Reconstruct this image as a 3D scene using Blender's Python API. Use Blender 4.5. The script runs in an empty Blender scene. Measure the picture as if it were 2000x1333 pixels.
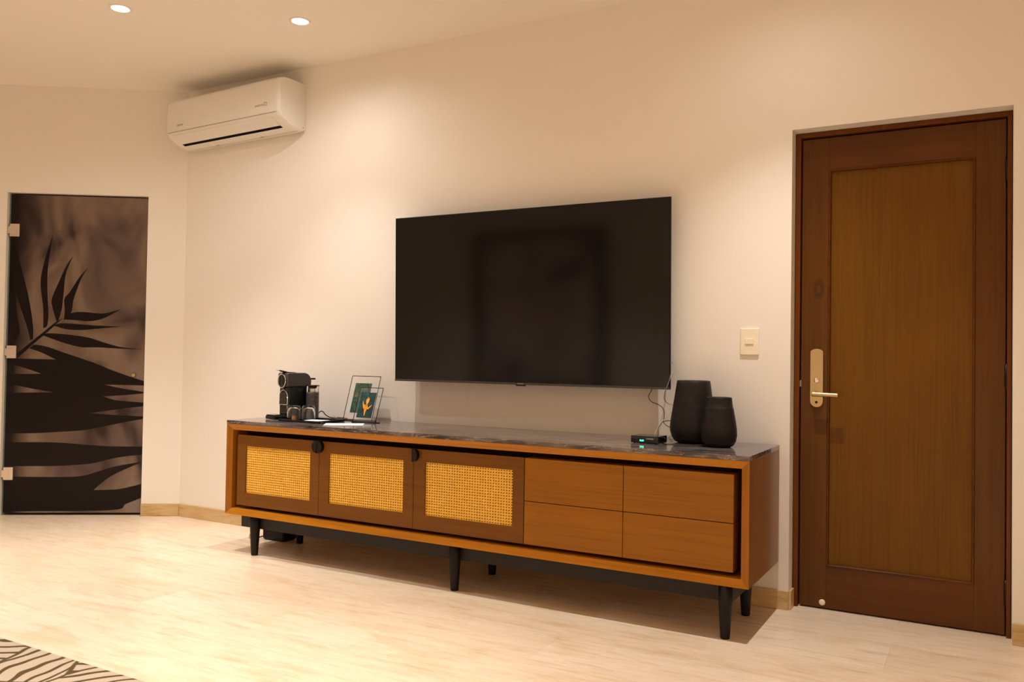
import bpy, bmesh, math, random
from mathutils import Matrix, Vector
random.seed(7)
S = bpy.context.scene
COL = S.collection
PI = math.pi

# ------------------------------------------------------------------ camera
def cam_setup():
    yaw, pitch, roll = 0.5106, 0.0205, 0.0156
    fwd = Vector((-math.sin(yaw)*math.cos(pitch), math.cos(yaw)*math.cos(pitch), math.sin(pitch)))
    r = fwd.cross(Vector((0, 0, 1))).normalized(); u = r.cross(fwd)
    c, s = math.cos(roll), math.sin(roll)
    r2 = c*r + s*u; u2 = -s*r + c*u
    cd = bpy.data.cameras.new('camera'); co = bpy.data.objects.new('camera', cd); COL.objects.link(co)
    m = Matrix((r2, u2, -fwd)).transposed().to_4x4(); m.translation = Vector((5.0392, -4.1466, 1.17))
    co.matrix_world = m
    cd.sensor_width = 36; cd.lens = 1646.34/2000*36; cd.clip_start = 0.05
    S.camera = co
cam_setup()

# ------------------------------------------------------------------ world, light, exposure
W = bpy.data.worlds.new('world'); S.world = W; W.use_nodes = True
W.node_tree.nodes['Background'].inputs[0].default_value = (0.02, 0.016, 0.012, 1)
W.node_tree.nodes['Background'].inputs[1].default_value = 1.0
S.view_settings.view_transform = 'Standard'; S.view_settings.look = 'None'
S.view_settings.gamma = 1; S.view_settings.use_curve_mapping = False
S.view_settings.exposure = 0.0
try:
    S.cycles.max_bounces = 10; S.cycles.diffuse_bounces = 6; S.cycles.glossy_bounces = 4
    S.cycles.transmission_bounces = 8; S.cycles.transparent_max_bounces = 8
    S.cycles.sample_clamp_indirect = 6; S.cycles.caustics_reflective = False; S.cycles.caustics_refractive = False
except Exception: pass
H = 3.066                       # ceiling height
LIGHT_COL = (1.0, 0.955, 0.90)      # lamps along the television wall
FILL_COL = (1.0, 0.89, 0.77)   # added unseen rear lamps, warmer so their bounce tints the room
# recessed downlights: x, y, power in watts, cone in degrees, power of the wide spill, label
LIGHTS = [
 (1.646, -0.608, 122, 98, 26, 'lit recessed downlight near the main wall, right of the air conditioner'),
 (0.880, -1.196, 195, 84, 38, 'lit recessed downlight farther left on the ceiling, away from the main wall'),
 (4.260, -0.600, 190, 96, 8, 'recessed downlight above the wooden entrance door end of the wall'),
 (0.114, -1.784, 140, 84, 14, 'recessed downlight in front of the glass door'),
 (3.000, -2.500, 330, 62, 0, 'added unseen fill downlight over the middle of the room, above the rug'),  # from here on unseen lamps, added to bounce ambient light off the floor
 (5.300, -2.300, 360, 60, 0, 'added unseen fill downlight on the entrance side, away from the wall'),
 (-0.600, -4.300, 290, 88, 0, 'added unseen fill downlight left of the painting'),
 (1.300, -4.300, 290, 88, 0, 'added unseen fill downlight right of the painting'),
 (3.200, -4.600, 290, 88, 0, 'added unseen fill downlight near the opposite wall, middle of the room'),
 (5.300, -4.600, 290, 88, 0, 'added unseen fill downlight near the opposite wall, entrance side'),
]
LEAVES=[
 [(0.933,2.004),(0.976,1.863),(1.008,1.708),(1.006,1.602),(0.988,1.477),(0.984,1.333),(0.958,1.352),(0.951,1.439),(0.961,1.574),(0.965,1.728),(0.953,1.863)],
 [(0.79,1.86),(0.839,1.779),(0.883,1.672),(0.93,1.546),(0.923,1.478),(0.894,1.382),(0.88,1.397),(0.86,1.48),(0.849,1.605),(0.838,1.731)],
 [(0.686,1.775),(0.745,1.704),(0.807,1.597),(0.844,1.547),(0.84,1.47),(0.843,1.403),(0.794,1.452),(0.782,1.539),(0.752,1.636),(0.726,1.705)],
 [(0.45,1.481),(0.524,1.457),(0.599,1.446),(0.729,1.455),(0.812,1.437),(0.848,1.398),(0.764,1.395),(0.671,1.389),(0.579,1.408),(0.487,1.458)],
 [(0.373,1.361),(0.447,1.355),(0.652,1.36),(0.764,1.368),(0.866,1.37),(0.912,1.353),(0.819,1.328),(0.707,1.326),(0.54,1.344)],
 [(0.285,1.192),(0.444,1.207),(0.566,1.239),(0.678,1.273),(0.836,1.292),(0.947,1.297),(0.993,1.284),(0.928,1.261),(0.835,1.229),(0.723,1.202),(0.611,1.202),(0.443,1.195)],
 [(1.195,1.982),(1.196,1.857),(1.186,1.723),(1.18,1.607),(1.145,1.483),(1.095,1.34),(1.07,1.245),(1.052,1.254),(1.054,1.341),(1.076,1.485),(1.113,1.647),(1.152,1.781),(1.184,1.915)],
 [(1.213,1.982),(1.196,1.973),(1.182,1.579),(1.167,1.435),(1.149,1.291),(1.15,1.157),(1.173,1.157),(1.194,1.262),(1.22,1.357),(1.22,1.722)],
 [(0.848,1.407),(0.894,1.382),(0.984,1.304),(1.074,1.225),(1.173,1.137),(1.154,1.116),(1.046,1.221),(0.956,1.304),(0.876,1.383)],
 [(1.061,1.201),(1.036,1.214),(0.946,1.198),(0.845,1.163),(0.723,1.123),(0.622,1.088),(0.509,1.042),(0.367,0.992),(0.293,0.961),(0.292,0.932),(0.406,0.934),(0.553,0.935),(0.445,0.912),(0.303,0.885),(0.293,0.877),(0.383,0.864),(0.56,0.85),(0.463,0.823),(0.301,0.809),(0.293,0.793),(0.292,0.783),(0.411,0.766),(0.563,0.743),(0.653,0.729),(0.481,0.718),(0.293,0.709),(0.292,0.693),(0.409,0.666),(0.56,0.633),(0.7,0.606),(0.861,0.594),(1.02,0.583),(1.216,0.581),(1.22,0.736),(1.133,0.743),(1.218,0.752),(1.218,0.868),(0.903,0.875),(1.068,0.904),(1.208,0.937),(1.21,1.001),(0.986,1.007),(1.111,1.049),(1.182,1.085),(1.154,1.114),(0.889,1.11),(0.995,1.16),(1.075,1.188)],
 [(1.219,0.516),(1.008,0.519),(0.838,0.516),(0.658,0.502),(0.496,0.493),(0.292,0.492),(0.292,0.436),(0.454,0.412),(0.614,0.372),(0.734,0.359),(0.905,0.35),(1.218,0.348)],
 [(1.22,0.273),(0.853,0.272),(0.692,0.28),(0.572,0.315),(0.452,0.352),(0.301,0.384),(0.391,0.331),(0.491,0.279),(0.56,0.226),(0.609,0.179),(0.448,0.185),(0.347,0.206),(0.295,0.227),(0.293,0.127),(0.385,0.08),(0.495,0.035),(1.218,0.028)],
]

# ------------------------------------------------------------------ material helpers
def mat(name, col=(.8,.8,.8), rough=.5, metal=0., spec=.5, **k):
    m = bpy.data.materials.new(name); m.use_nodes = True
    b = m.node_tree.nodes['Principled BSDF']
    b.inputs['Base Color'].default_value = (*col, 1); b.inputs['Roughness'].default_value = rough
    b.inputs['Metallic'].default_value = metal; b.inputs['Specular IOR Level'].default_value = spec
    for kk, v in k.items(): b.inputs[kk.replace('_', ' ')].default_value = v
    return m
class NT:
    def __init__(s, m): s.t = m.node_tree; s.b = s.t.nodes['Principled BSDF']
    def n(s, t, **k):
        x = s.t.nodes.new(t)
        for a, v in k.items():
            if a.startswith('i_'):
                x.inputs[int(a[2:])].default_value = v
            else: setattr(x, a, v)
        return x
    def l(s, a, ao, b, bi): s.t.links.new(a.outputs[ao], b.inputs[bi])
    def coord(s, scale=(1,1,1), rot=(0,0,0), loc=(0,0,0), which='Object'):
        tc = s.n('ShaderNodeTexCoord'); mp = s.n('ShaderNodeMapping')
        mp.inputs['Scale'].default_value = scale; mp.inputs['Rotation'].default_value = rot; mp.inputs['Location'].default_value = loc
        s.l(tc, which, mp, 'Vector'); return mp
    def ramp(s, stops):
        r = s.n('ShaderNodeValToRGB'); e = r.color_ramp.elements
        while len(e) < len(stops): e.new(0.5)
        for i, (p, c) in enumerate(stops): e[i].position = p; e[i].color = (*c, 1)
        return r
    def noise(s, mp, scale, detail=4, rough=.5, dist=0.):
        x = s.n('ShaderNodeTexNoise'); x.inputs['Scale'].default_value = scale; x.inputs['Detail'].default_value = detail
        x.inputs['Roughness'].default_value = rough; x.inputs['Distortion'].default_value = dist
        s.l(mp, 0, x, 'Vector'); return x
    def mix(s, fac, a, b, mode='MIX'):
        x = s.n('ShaderNodeMix', data_type='RGBA', blend_type=mode)
        for v, i in ((fac, 0), (a, 6), (b, 7)):
            if isinstance(v, tuple) and hasattr(v[0], 'outputs'): s.t.links.new(v[0].outputs[v[1]], x.inputs[i])
            elif isinstance(v, (int, float)): x.inputs[i].default_value = v
            else: x.inputs[i].default_value = (*v, 1)
        return x
    def bump(s, src, out, strength=.2, dist=.002):
        b = s.n('ShaderNodeBump'); b.inputs['Strength'].default_value = strength; b.inputs['Distance'].default_value = dist
        s.l(src, out, b, 'Height'); s.l(b, 0, s.b, 'Normal'); return b

def wood(name, dark, light, axis, rough=.35, scale=1.0, spec=.4, contrast=.5, coat=0.):
    """straight-grained wood; the grain runs along axis (0 x, 1 y, 2 z)"""
    m = mat(name, light, rough, spec=spec); t = NT(m)
    sc = [14*scale, 14*scale, 14*scale]; sc[axis] = .9*scale
    mp = t.coord(tuple(sc)); n1 = t.noise(mp, 1.0, 6, .62, .6)
    sc2 = [110*scale]*3; sc2[axis] = 2.5*scale
    mp2 = t.coord(tuple(sc2)); n2 = t.noise(mp2, 1.0, 3, .6)
    mp3 = t.coord((1.6, 1.6, 1.6)); n3 = t.noise(mp3, 1.3, 2, .5)
    r = t.ramp([(.5-.28*contrast/.5*.8, dark), (.5+.28*contrast/.5*.8, light)]); t.l(n1, 0, r, 0)
    r2 = t.ramp([(.3, tuple(c*.78 for c in light)), (.7, tuple(min(1, c*1.06) for c in light))]); t.l(n3, 0, r2, 0)
    mx = t.mix(.45, (r, 0), (r2, 0))
    r3 = t.ramp([(.36, (.72, .70, .68)), (.52, (1, 1, 1))]); t.l(n2, 0, r3, 0)
    mx2 = t.mix(.55, (mx, 2), (r3, 0), 'MULTIPLY')
    t.l(mx2, 2, t.b, 'Base Color'); t.bump(n2, 0, .12, .001)
    if coat: t.b.inputs['Coat Weight'].default_value = coat; t.b.inputs['Coat Roughness'].default_value = .12
    return m

M = {}
M['wall'] = mat('wall_paint', (.83,.78,.72), .85, spec=.2)
t = NT(M['wall']); n = t.noise(t.coord(), 9, 5, .6); t.bump(n, 0, .05, .003)
M['ceiling'] = mat('ceiling_paint', (.88,.83,.76), .9, spec=.15)
t = NT(M['ceiling']); n = t.noise(t.coord(), 7, 4, .6); t.bump(n, 0, .04, .003)

def travertine(name, tiles=True, base=(.82,.69,.54), vein=(.64,.49,.34)):
    m = mat(name, base, .3, spec=.45); t = NT(m)
    mp = t.coord((2.0, 15, 15)); n1 = t.noise(mp, 1.5, 8, .66, .35)
    mp2 = t.coord((7, 75, 75)); n2 = t.noise(mp2, 1.4, 5, .7, .2)
    mp3 = t.coord((1.8, 5.0, 5.0)); n3 = t.noise(mp3, 1.5, 6, .6, .5)
    r = t.ramp([(.24, vein), (.48, base), (.66, tuple(min(1, c*1.08) for c in base))]); t.l(n1, 0, r, 0)
    r2 = t.ramp([(.34, (.84, .79, .72)), (.52, (1, 1, 1))]); t.l(n2, 0, r2, 0)
    r3 = t.ramp([(.34, (.84, .70, .50)), (.50, (1.0, 1.0, 1.0))]); t.l(n3, 0, r3, 0)
    a = t.mix(.6, (r, 0), (r2, 0), 'MULTIPLY'); a = t.mix(.42, (a, 2), (r3, 0), 'MULTIPLY')
    if tiles:
        bk = t.n('ShaderNodeTexBrick'); mpb = t.coord((1,1,1), loc=(-.377, .0, 0))
        t.l(mpb, 0, bk, 'Vector')
        bk.inputs['Scale'].default_value = 1; bk.inputs['Brick Width'].default_value = 1.22; bk.inputs['Row Height'].default_value = .305
        bk.inputs['Mortar Size'].default_value = .0012; bk.inputs['Mortar Smooth'].default_value = .2
        bk.offset = .45; bk.offset_frequency = 2
        bk.inputs['Color1'].default_value = (1,1,1,1); bk.inputs['Color2'].default_value = (.90,.86,.80,1); bk.inputs['Mortar'].default_value = (.78,.68,.55,1)
        a = t.mix(.8, (a, 2), (bk, 'Color'), 'MULTIPLY')
    t.l(a, 2, t.b, 'Base Color')
    rr = t.ramp([(.3, (.42,)*3), (.7, (.24,)*3)]); t.l(n1, 0, rr, 0); t.l(rr, 0, t.b, 'Roughness')
    return m
M['floor'] = travertine('travertine_tiles')
M['skirting'] = travertine('travertine_skirting', False, (.60,.42,.21), (.36,.22,.08))

M['door_stile'] = wood('door_wood_upright', (.050,.0155,.0006), (.135,.045,.0015), 2, .36, .9, spec=.25, contrast=.55)
M['door_rail'] = wood('door_wood_crosswise', (.050,.0145,.0006), (.135,.040,.0015), 0, .36, .9, spec=.25, contrast=.55)
M['door_panel'] = wood('door_wood_panel', (.105,.038,.0012), (.170,.067,.002), 2, .4, 1.3, spec=.2, contrast=.75)
# knot in the left stile, and the grain bending round it
t = NT(M['door_stile']); tc = t.n('ShaderNodeTexCoord'); mpk = t.n('ShaderNodeMapping'); mpk.inputs['Location'].default_value = (-.109*26, 0, -1.525*13); mpk.inputs['Scale'].default_value = (26, 0, 13)
t.l(tc, 'Object', mpk, 0); nk = t.noise(mpk, 1.6, 2); vk = t.n('ShaderNodeVectorMath', operation='LENGTH'); t.l(mpk, 0, vk, 0)
sk = t.n('ShaderNodeMath', operation='SINE'); mk = t.n('ShaderNodeMath', operation='MULTIPLY_ADD'); mk.inputs[1].default_value = 9.0; t.t.links.new(vk.outputs['Value'], mk.inputs[0]); t.l(nk, 0, mk, 2); t.l(mk, 0, sk, 0)
rk = t.ramp([(.0, (.42,.34,.3)), (.55, (1,1,1))]); t.l(sk, 0, rk, 0)
fk = t.ramp([(.0, (1,1,1)), (.28, (.8,.8,.8)), (1., (0,0,0))]); t.t.links.new(vk.outputs['Value'], fk.inputs[0])
src = t.b.inputs['Base Color'].links[0].from_socket; mxk = t.mix((fk, 0), (1, 1, 1), (rk, 0)); fin = t.n('ShaderNodeMix', data_type='RGBA', blend_type='MULTIPLY'); fin.inputs[0].default_value = 1.
t.t.links.new(src, fin.inputs[6]); t.l(mxk, 2, fin, 7); t.l(fin, 2, t.b, 'Base Color')
M['frame_wood'] = wood('door_frame_wood', (.085,.020,.001), (.16,.042,.002), 2, .35, 1, spec=.25)
M['oak'] = wood('console_wood_along', (.34,.115,.003), (.54,.21,.006), 0, .38, .8, spec=.28)
M['oak_up'] = wood('console_wood_upright', (.28,.092,.003), (.42,.15,.005), 2, .38, .8, spec=.28)
M['oak_side'] = wood('console_side_wood', (.16,.060,.012), (.27,.115,.028), 2, .32, .9)
M['oak_door'] = wood('console_door_wood', (.12,.040,.0015), (.21,.076,.003), 0, .4, .9, spec=.25)
M['oak_drawer'] = wood('console_drawer_wood', (.25,.087,.002), (.37,.142,.003), 0, .4, .7, spec=.25, contrast=.6)
M['recess_shade'] = mat('console_recess_shade', (.030,.013,.004), .7, spec=.15)  # near-black colour stands in for the shade inside the console
M['cane'] = mat('woven_cane', (.86,.55,.10), .55, spec=.25)
t = NT(M['cane']); n = t.noise(t.coord((30,30,30)), 2, 3); r = t.ramp([(.3, (.80,.44,.055)), (.7, (.95,.58,.10))]); t.l(n, 0, r, 0); t.l(r, 0, t.b, 'Base Color')
M['black_wood'] = mat('black_painted_wood', (.016,.013,.013), .5, spec=.3)
M['black_matte'] = mat('matte_black', (.006,.005,.006), .45, spec=.25)
M['black_metal'] = mat('black_metal', (.014,.012,.012), .35, .6)
M['black_gloss'] = mat('black_gloss_plastic', (.008,.008,.010), .12)
M['grey_plastic'] = mat('dark_grey_plastic', (.055,.047,.045), .38)
M['chrome'] = mat('chrome', (.85,.83,.80), .12, 1.)
M['nickel'] = mat('brushed_nickel', (.56,.42,.22), .34, 1.)
t = NT(M['nickel']); n = t.noise(t.coord((400, 8, 8)), 1, 2); t.bump(n, 0, .05, .0005)
M['steel'] = mat('satin_steel_hinge', (.80,.70,.60), .3, .9)
M['white_plastic'] = mat('white_gloss_plastic', (.80,.77,.72), .16, spec=.5)
M['cream_plastic'] = mat('cream_switch_plastic', (.86,.78,.60), .35)
M['paper'] = mat('white_paper', (.88,.90,.95), .6)
M['grey_print'] = mat('grey_print', (.30,.27,.23), .5)
M['cable_black'] = mat('black_cable', (.03,.018,.014), .5)
M['cable_pale'] = mat('pale_cable', (.45,.36,.28), .45)
M['cable_grey'] = mat('grey_cable', (.30,.27,.25), .35)
M['void'] = mat('dark_void', (.004,.003,.003), .9, spec=.1)
M['trim_white'] = mat('downlight_trim', (.82,.78,.72), .4)
def emis(name, c, s):
    m = mat(name, c, .5); b = m.node_tree.nodes['Principled BSDF']
    b.inputs['Emission Color'].default_value = (*c, 1); b.inputs['Emission Strength'].default_value = s; return m
M['lamp'] = emis('lamp_lens', (1, .90, .76), 9)
M['led'] = emis('green_digits', (.05, .9, .45), 5)
M['glass'] = mat('clear_glass', (.96,.97,.97), .02, spec=.5, Transmission_Weight=1., IOR=1.45)
M['pane'] = mat('thin_frame_glass', (1,1,1), .01)
b = M['pane'].node_tree.nodes['Principled BSDF']; b.inputs['Alpha'].default_value = .025
M['amber'] = mat('orange_capsule', (.85,.30,.03), .25, .5)

# stone worktop: near-black marble with pale clouds and veins
m = M['marble'] = mat('dark_veined_marble', (.05,.04,.04), .09, spec=.6); t = NT(m)
mp = t.coord((1.5, 9, 9), rot=(0, 0, .06)); n1 = t.noise(mp, 2.4, 9, .66, .5)
mp2 = t.coord((2.0, 11, 14), rot=(0, .1, .12)); n2 = t.noise(mp2, 1.5, 8, .66, .7)
r1 = t.ramp([(.34, (.014,.011,.013)), (.48, (.070,.055,.055)), (.64, (.22,.17,.155))]); t.l(n1, 0, r1, 0)
r2 = t.ramp([(.488, (0,0,0)), (.50, (.8,.8,.8)), (.512, (0,0,0))]); t.l(n2, 0, r2, 0)
mx = t.mix((r2, 0), (r1, 0), (.50,.42,.36)); t.l(mx, 2, t.b, 'Base Color')

# ribbed black ceramic
m = M['ceramic'] = mat('black_textured_ceramic', (.020,.015,.014), .50, spec=.28); t = NT(m)
mp = t.coord((9, 9, 30)); n1 = t.noise(mp, 2.2, 6, .65)
r = t.ramp([(.3, (.004,.003,.003)), (.7, (.018,.013,.012))]); t.l(n1, 0, r, 0); t.l(r, 0, t.b, 'Base Color'); t.bump(n1, 0, .35, .002)

# television screen
M['screen'] = mat('tv_screen', (.0022,.0018,.0018), .10, spec=.44)
# printed film on the glass door: out of focus background, brown and grey with soft dark shapes
m = M['film'] = mat('printed_film', (.1,.08,.06), .3, spec=.18); t = NT(m)
mp = t.coord((1.5, 1, 1.1), loc=(.3, 0, .2)); n1 = t.noise(mp, 1.9, 2, .45, .9)
r = t.ramp([(.30, (.035,.022,.020)), (.42, (.12,.080,.066)), (.56, (.20,.135,.095)), (.75, (.24,.175,.145))]); t.l(n1, 0, r, 0)
mpl = t.coord((4, 1, 620)); n2 = t.noise(mpl, 1, 1); r2 = t.ramp([(.4, (.86,.86,.86)), (.6, (1,1,1))]); t.l(n2, 0, r2, 0)
tc = t.n('ShaderNodeTexCoord'); sx = t.n('ShaderNodeSeparateXYZ'); t.l(tc, 'Object', sx, 0)
mr = t.n('ShaderNodeMapRange'); mr.inputs[1].default_value = 1.06; mr.inputs[2].default_value = 1.18; t.l(sx, 0, mr, 0)
a = t.mix(.7, (r, 0), (r2, 0), 'MULTIPLY'); a = t.mix((mr, 0), (a, 2), (.012,.007,.008)); t.l(a, 2, t.b, 'Base Color')
M['leaf_print'] = mat('palm_leaf_print', (.009,.0055,.005), .3, spec=.16)
M['glass_edge'] = mat('door_glass_edge', (.16,.30,.24), .2)

# rug: beige bands and olive-brown lines, each patch turned its own way
m = M['rug'] = mat('rug_pile', (.5,.42,.32), .95, spec=.1); t = NT(m)
mp = t.coord((1,1,1)); nz = t.noise(mp, 2.4, 2, .5)
ad = t.n('ShaderNodeVectorMath', operation='MULTIPLY_ADD'); ad.inputs[1].default_value = (.22,.22,0)
t.l(nz, 'Color', ad, 0); t.l(mp, 0, ad, 2)
vo = t.n('ShaderNodeTexVoronoi', voronoi_dimensions='2D'); vo.inputs['Scale'].default_value = 3.0; t.l(ad, 0, vo, 'Vector')
sep = t.n('ShaderNodeSeparateColor'); t.l(vo, 'Color', sep, 0)
ml = t.n('ShaderNodeMath', operation='MULTIPLY'); ml.inputs[1].default_value = 3.14; t.l(sep, 0, ml, 0)
vr = t.n('ShaderNodeVectorRotate', rotation_type='Z_AXIS'); t.l(ad, 0, vr, 'Vector'); t.l(ml, 0, vr, 'Angle')
wv = t.n('ShaderNodeTexWave', wave_type='BANDS', bands_direction='X'); wv.inputs['Scale'].default_value = 5.2; wv.inputs['Distortion'].default_value = 1.6; wv.inputs['Detail Scale'].default_value = .6; t.l(vr, 0, wv, 'Vector')
vd = t.n('ShaderNodeTexVoronoi', voronoi_dimensions='2D', feature='DISTANCE_TO_EDGE'); vd.inputs['Scale'].default_value = 3.0; t.l(ad, 0, vd, 'Vector')
rw = t.ramp([(.16, (0,0,0)), (.24, (1,1,1))]); t.l(wv, 0, rw, 0)
rd = t.ramp([(.018, (0,0,0)), (.035, (1,1,1))]); t.l(vd, 0, rd, 0)
mn = t.mix(1., (rw, 0), (rd, 0), 'MULTIPLY'); mx = t.mix((mn, 2), (.095,.062,.030), (.46,.38,.29)); t.l(mx, 2, t.b, 'Base Color')
n3 = t.noise(t.coord((1,1,1)), 260, 2); t.bump(n3, 0, .6, .004)

# ------------------------------------------------------------------ mesh helpers
def box(bm, lo, hi, mi=0):
    x0, y0, z0 = lo; x1, y1, z1 = hi
    v = [bm.verts.new(p) for p in ((x0,y0,z0),(x1,y0,z0),(x1,y1,z0),(x0,y1,z0),(x0,y0,z1),(x1,y0,z1),(x1,y1,z1),(x0,y1,z1))]
    for f in ((0,3,2,1),(4,5,6,7),(0,1,5,4),(1,2,6,5),(2,3,7,6),(3,0,4,7)):
        bm.faces.new([v[i] for i in f]).material_index = mi
def lathe(bm, prof, c=(0,0,0), seg=48, axis=2, mi=0, cap0=True, cap1=True):
    rings = []
    for r, z in prof:
        ring = []
        for i in range(seg):
            a = 2*PI*i/seg; p = [r*math.cos(a), r*math.sin(a), z]
            if axis == 1: p = [p[0], z, p[1]]
            if axis == 0: p = [z, p[0], p[1]]
            ring.append(bm.verts.new((c[0]+p[0], c[1]+p[1], c[2]+p[2])))
        rings.append(ring)
    for a, b in zip(rings, rings[1:]):
        for i in range(seg):
            j = (i+1) % seg; f = bm.faces.new((a[i], a[j], b[j], b[i])); f.material_index = mi; f.smooth = True
    if cap0: bm.faces.new(rings[0][::-1]).material_index = mi
    if cap1: bm.faces.new(rings[-1]).material_index = mi
    bmesh.ops.recalc_face_normals(bm, faces=bm.faces)
def catmull(pts, n=8):
    P = [Vector(p) for p in pts]; P = [P[0]*2-P[1]] + P + [P[-1]*2-P[-2]]; out = []
    for i in range(1, len(P)-2):
        for k in range(n):
            t_ = k/n; a, b, c, d = P[i-1:i+3]
            out.append(.5*((2*b)+(c-a)*t_+(2*a-5*b+4*c-d)*t_**2+(3*b-a-3*c+d)*t_**3))
    out.append(P[-2]); return out
def tube(bm, pts, r, seg=10, smooth=True, closed=False):
    P = [Vector(p) for p in pts]
    if smooth: P = catmull(pts)
    rings = []; up = None
    for i, p in enumerate(P):
        d = (P[min(i+1, len(P)-1)]-P[max(i-1, 0)]).normalized()
        if up is None: up = d.orthogonal().normalized()
        up = (up-d*up.dot(d)).normalized(); sd = d.cross(up)
        rings.append([bm.verts.new(p+(up*math.cos(2*PI*k/seg)+sd*math.sin(2*PI*k/seg))*r) for k in range(seg)])
    for a, b in zip(rings, rings[1:]):
        for k in range(seg):
            f = bm.faces.new((a[k], a[(k+1)%seg], b[(k+1)%seg], b[k])); f.smooth = True
    bm.faces.new(rings[0][::-1]); bm.faces.new(rings[-1])
def prism(bm, poly, axis, a, b, mi=0, smooth=False):
    """extrude a 2D outline along axis from a to b; outline axes are the other two in order"""
    def P(q, h):
        l = [q[0], q[1]]; l.insert(axis, h); return tuple(l)
    v0 = [bm.verts.new(P(q, a)) for q in poly]; v1 = [bm.verts.new(P(q, b)) for q in poly]
    f0 = bm.faces.new(v0); f1 = bm.faces.new(v1[::-1]); f0.material_index = f1.material_index = mi
    for i in range(len(poly)):
        j = (i+1) % len(poly); f = bm.faces.new((v0[i], v1[i], v1[j], v0[j])); f.material_index = mi; f.smooth = smooth
    bmesh.ops.recalc_face_normals(bm, faces=bm.faces)
def BM(): return bmesh.new()
def B(*boxes):
    bm = BM()
    for lo, hi in boxes: box(bm, lo, hi)
    return bm
def root(name, loc, label, cat, rz=0, group=None, kind=None):
    o = bpy.data.objects.new(name, None); COL.objects.link(o); o.location = loc; o.rotation_euler = (0, 0, rz)
    o.empty_display_size = .05
    o['label'] = label; o['category'] = cat
    if group: o['group'] = group
    if kind: o['kind'] = kind
    return o
def obj(name, bm, m, parent=None, bevel=0, seg=2, label=None, local=False, origin=None, sub=0, smooth=False):
    """link bm as one mesh object. World coordinates unless local; the parent's own frame is taken off."""
    off = Vector((0,0,0))
    if parent is not None and not local:
        par = parent; off = Vector((0,0,0)); q = par
        while q is not None: off += q.location; q = q.parent
    if origin is not None: off = Vector(origin)
    if off.length: bmesh.ops.translate(bm, verts=bm.verts, vec=-off)
    me = bpy.data.meshes.new(name); bmesh.ops.recalc_face_normals(bm, faces=bm.faces); bm.to_mesh(me); bm.free()
    for mm in (m if isinstance(m, (list, tuple)) else [m]): me.materials.append(mm)
    o = bpy.data.objects.new(name, me); COL.objects.link(o)
    if parent is not None: o.parent = parent
    elif origin is not None: o.location = origin
    if bevel:
        b = o.modifiers.new('bevel', 'BEVEL'); b.width = bevel; b.segments = seg; b.limit_method = 'ANGLE'; b.angle_limit = math.radians(40)
    if sub:
        s_ = o.modifiers.new('sub', 'SUBSURF'); s_.levels = s_.render_levels = sub
    if smooth:
        for p in me.polygons: p.use_smooth = True
    if label: o['label'] = label
    return o
def tag(o, label, cat=None, group=None, kind=None):
    o['label'] = label
    if cat: o['category'] = cat
    if group: o['group'] = group
    if kind: o['kind'] = kind
    return o
def struct(name, bm, m, label, cat, **k):
    return tag(obj(name, bm, m, **k), label, cat, kind='structure')
def text(name, s, size, m, parent, loc, rot, depth=.0003, label=None):
    cu = bpy.data.curves.new(name, 'FONT'); cu.body = s; cu.size = size; cu.extrude = depth; cu.align_x = 'CENTER'; cu.align_y = 'CENTER'
    tmp = bpy.data.objects.new('tmp', cu); COL.objects.link(tmp)
    bpy.context.view_layer.update(); dg = bpy.context.evaluated_depsgraph_get()
    me = bpy.data.meshes.new_from_object(tmp.evaluated_get(dg)); me.name = name
    COL.objects.unlink(tmp); bpy.data.objects.remove(tmp)
    me.materials.clear(); me.materials.append(m)
    o = bpy.data.objects.new(name, me); COL.objects.link(o); o.parent = parent; o.location = loc; o.rotation_euler = rot
    if label: o['label'] = label
    return o

# ------------------------------------------------------------------ room shell
PHI = .5966; CP, SP = math.cos(PHI), math.sin(PHI)
ROTL = PI + PHI                         # local x runs along the slanted left wall, local y points into the room
def LW(s, n_, z=0): return (-CP*s + SP*n_, -SP*s - CP*n_, z)
XR = 6.6; YB = -5.6; SL = 3.5
cx_, cy_, _ = LW(SL, 0)
room = [(0, 0), (XR, 0), (XR, YB), (cx_, YB), (cx_, cy_)]
DL, DR, DT = 4.236, 5.146, 2.283        # entrance opening
struct('floor', (lambda bm: (prism(bm, [(-4, .6), (XR+.3, .6), (XR+.3, YB-.3), (-4, YB-.3)], 2, -.12, 0), bm)[1])(BM()), M['floor'],
       'pale cream travertine tile floor with fine streaks', 'floor')
struct('ceiling', (lambda bm: (prism(bm, [(-4, .6), (XR+.3, .6), (XR+.3, YB-.3), (-4, YB-.3)], 2, H, H+.12), bm)[1])(BM()), M['ceiling'],
       'plain cream painted ceiling', 'ceiling')
struct('wall_back', B(((-.12, 0, 0), (DL, .17, H)), ((DR, 0, 0), (XR, .17, H)), ((DL, 0, DT), (DR, .17, H))), M['wall'],
       'long cream wall behind the television, holding the wooden door', 'wall')
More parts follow.
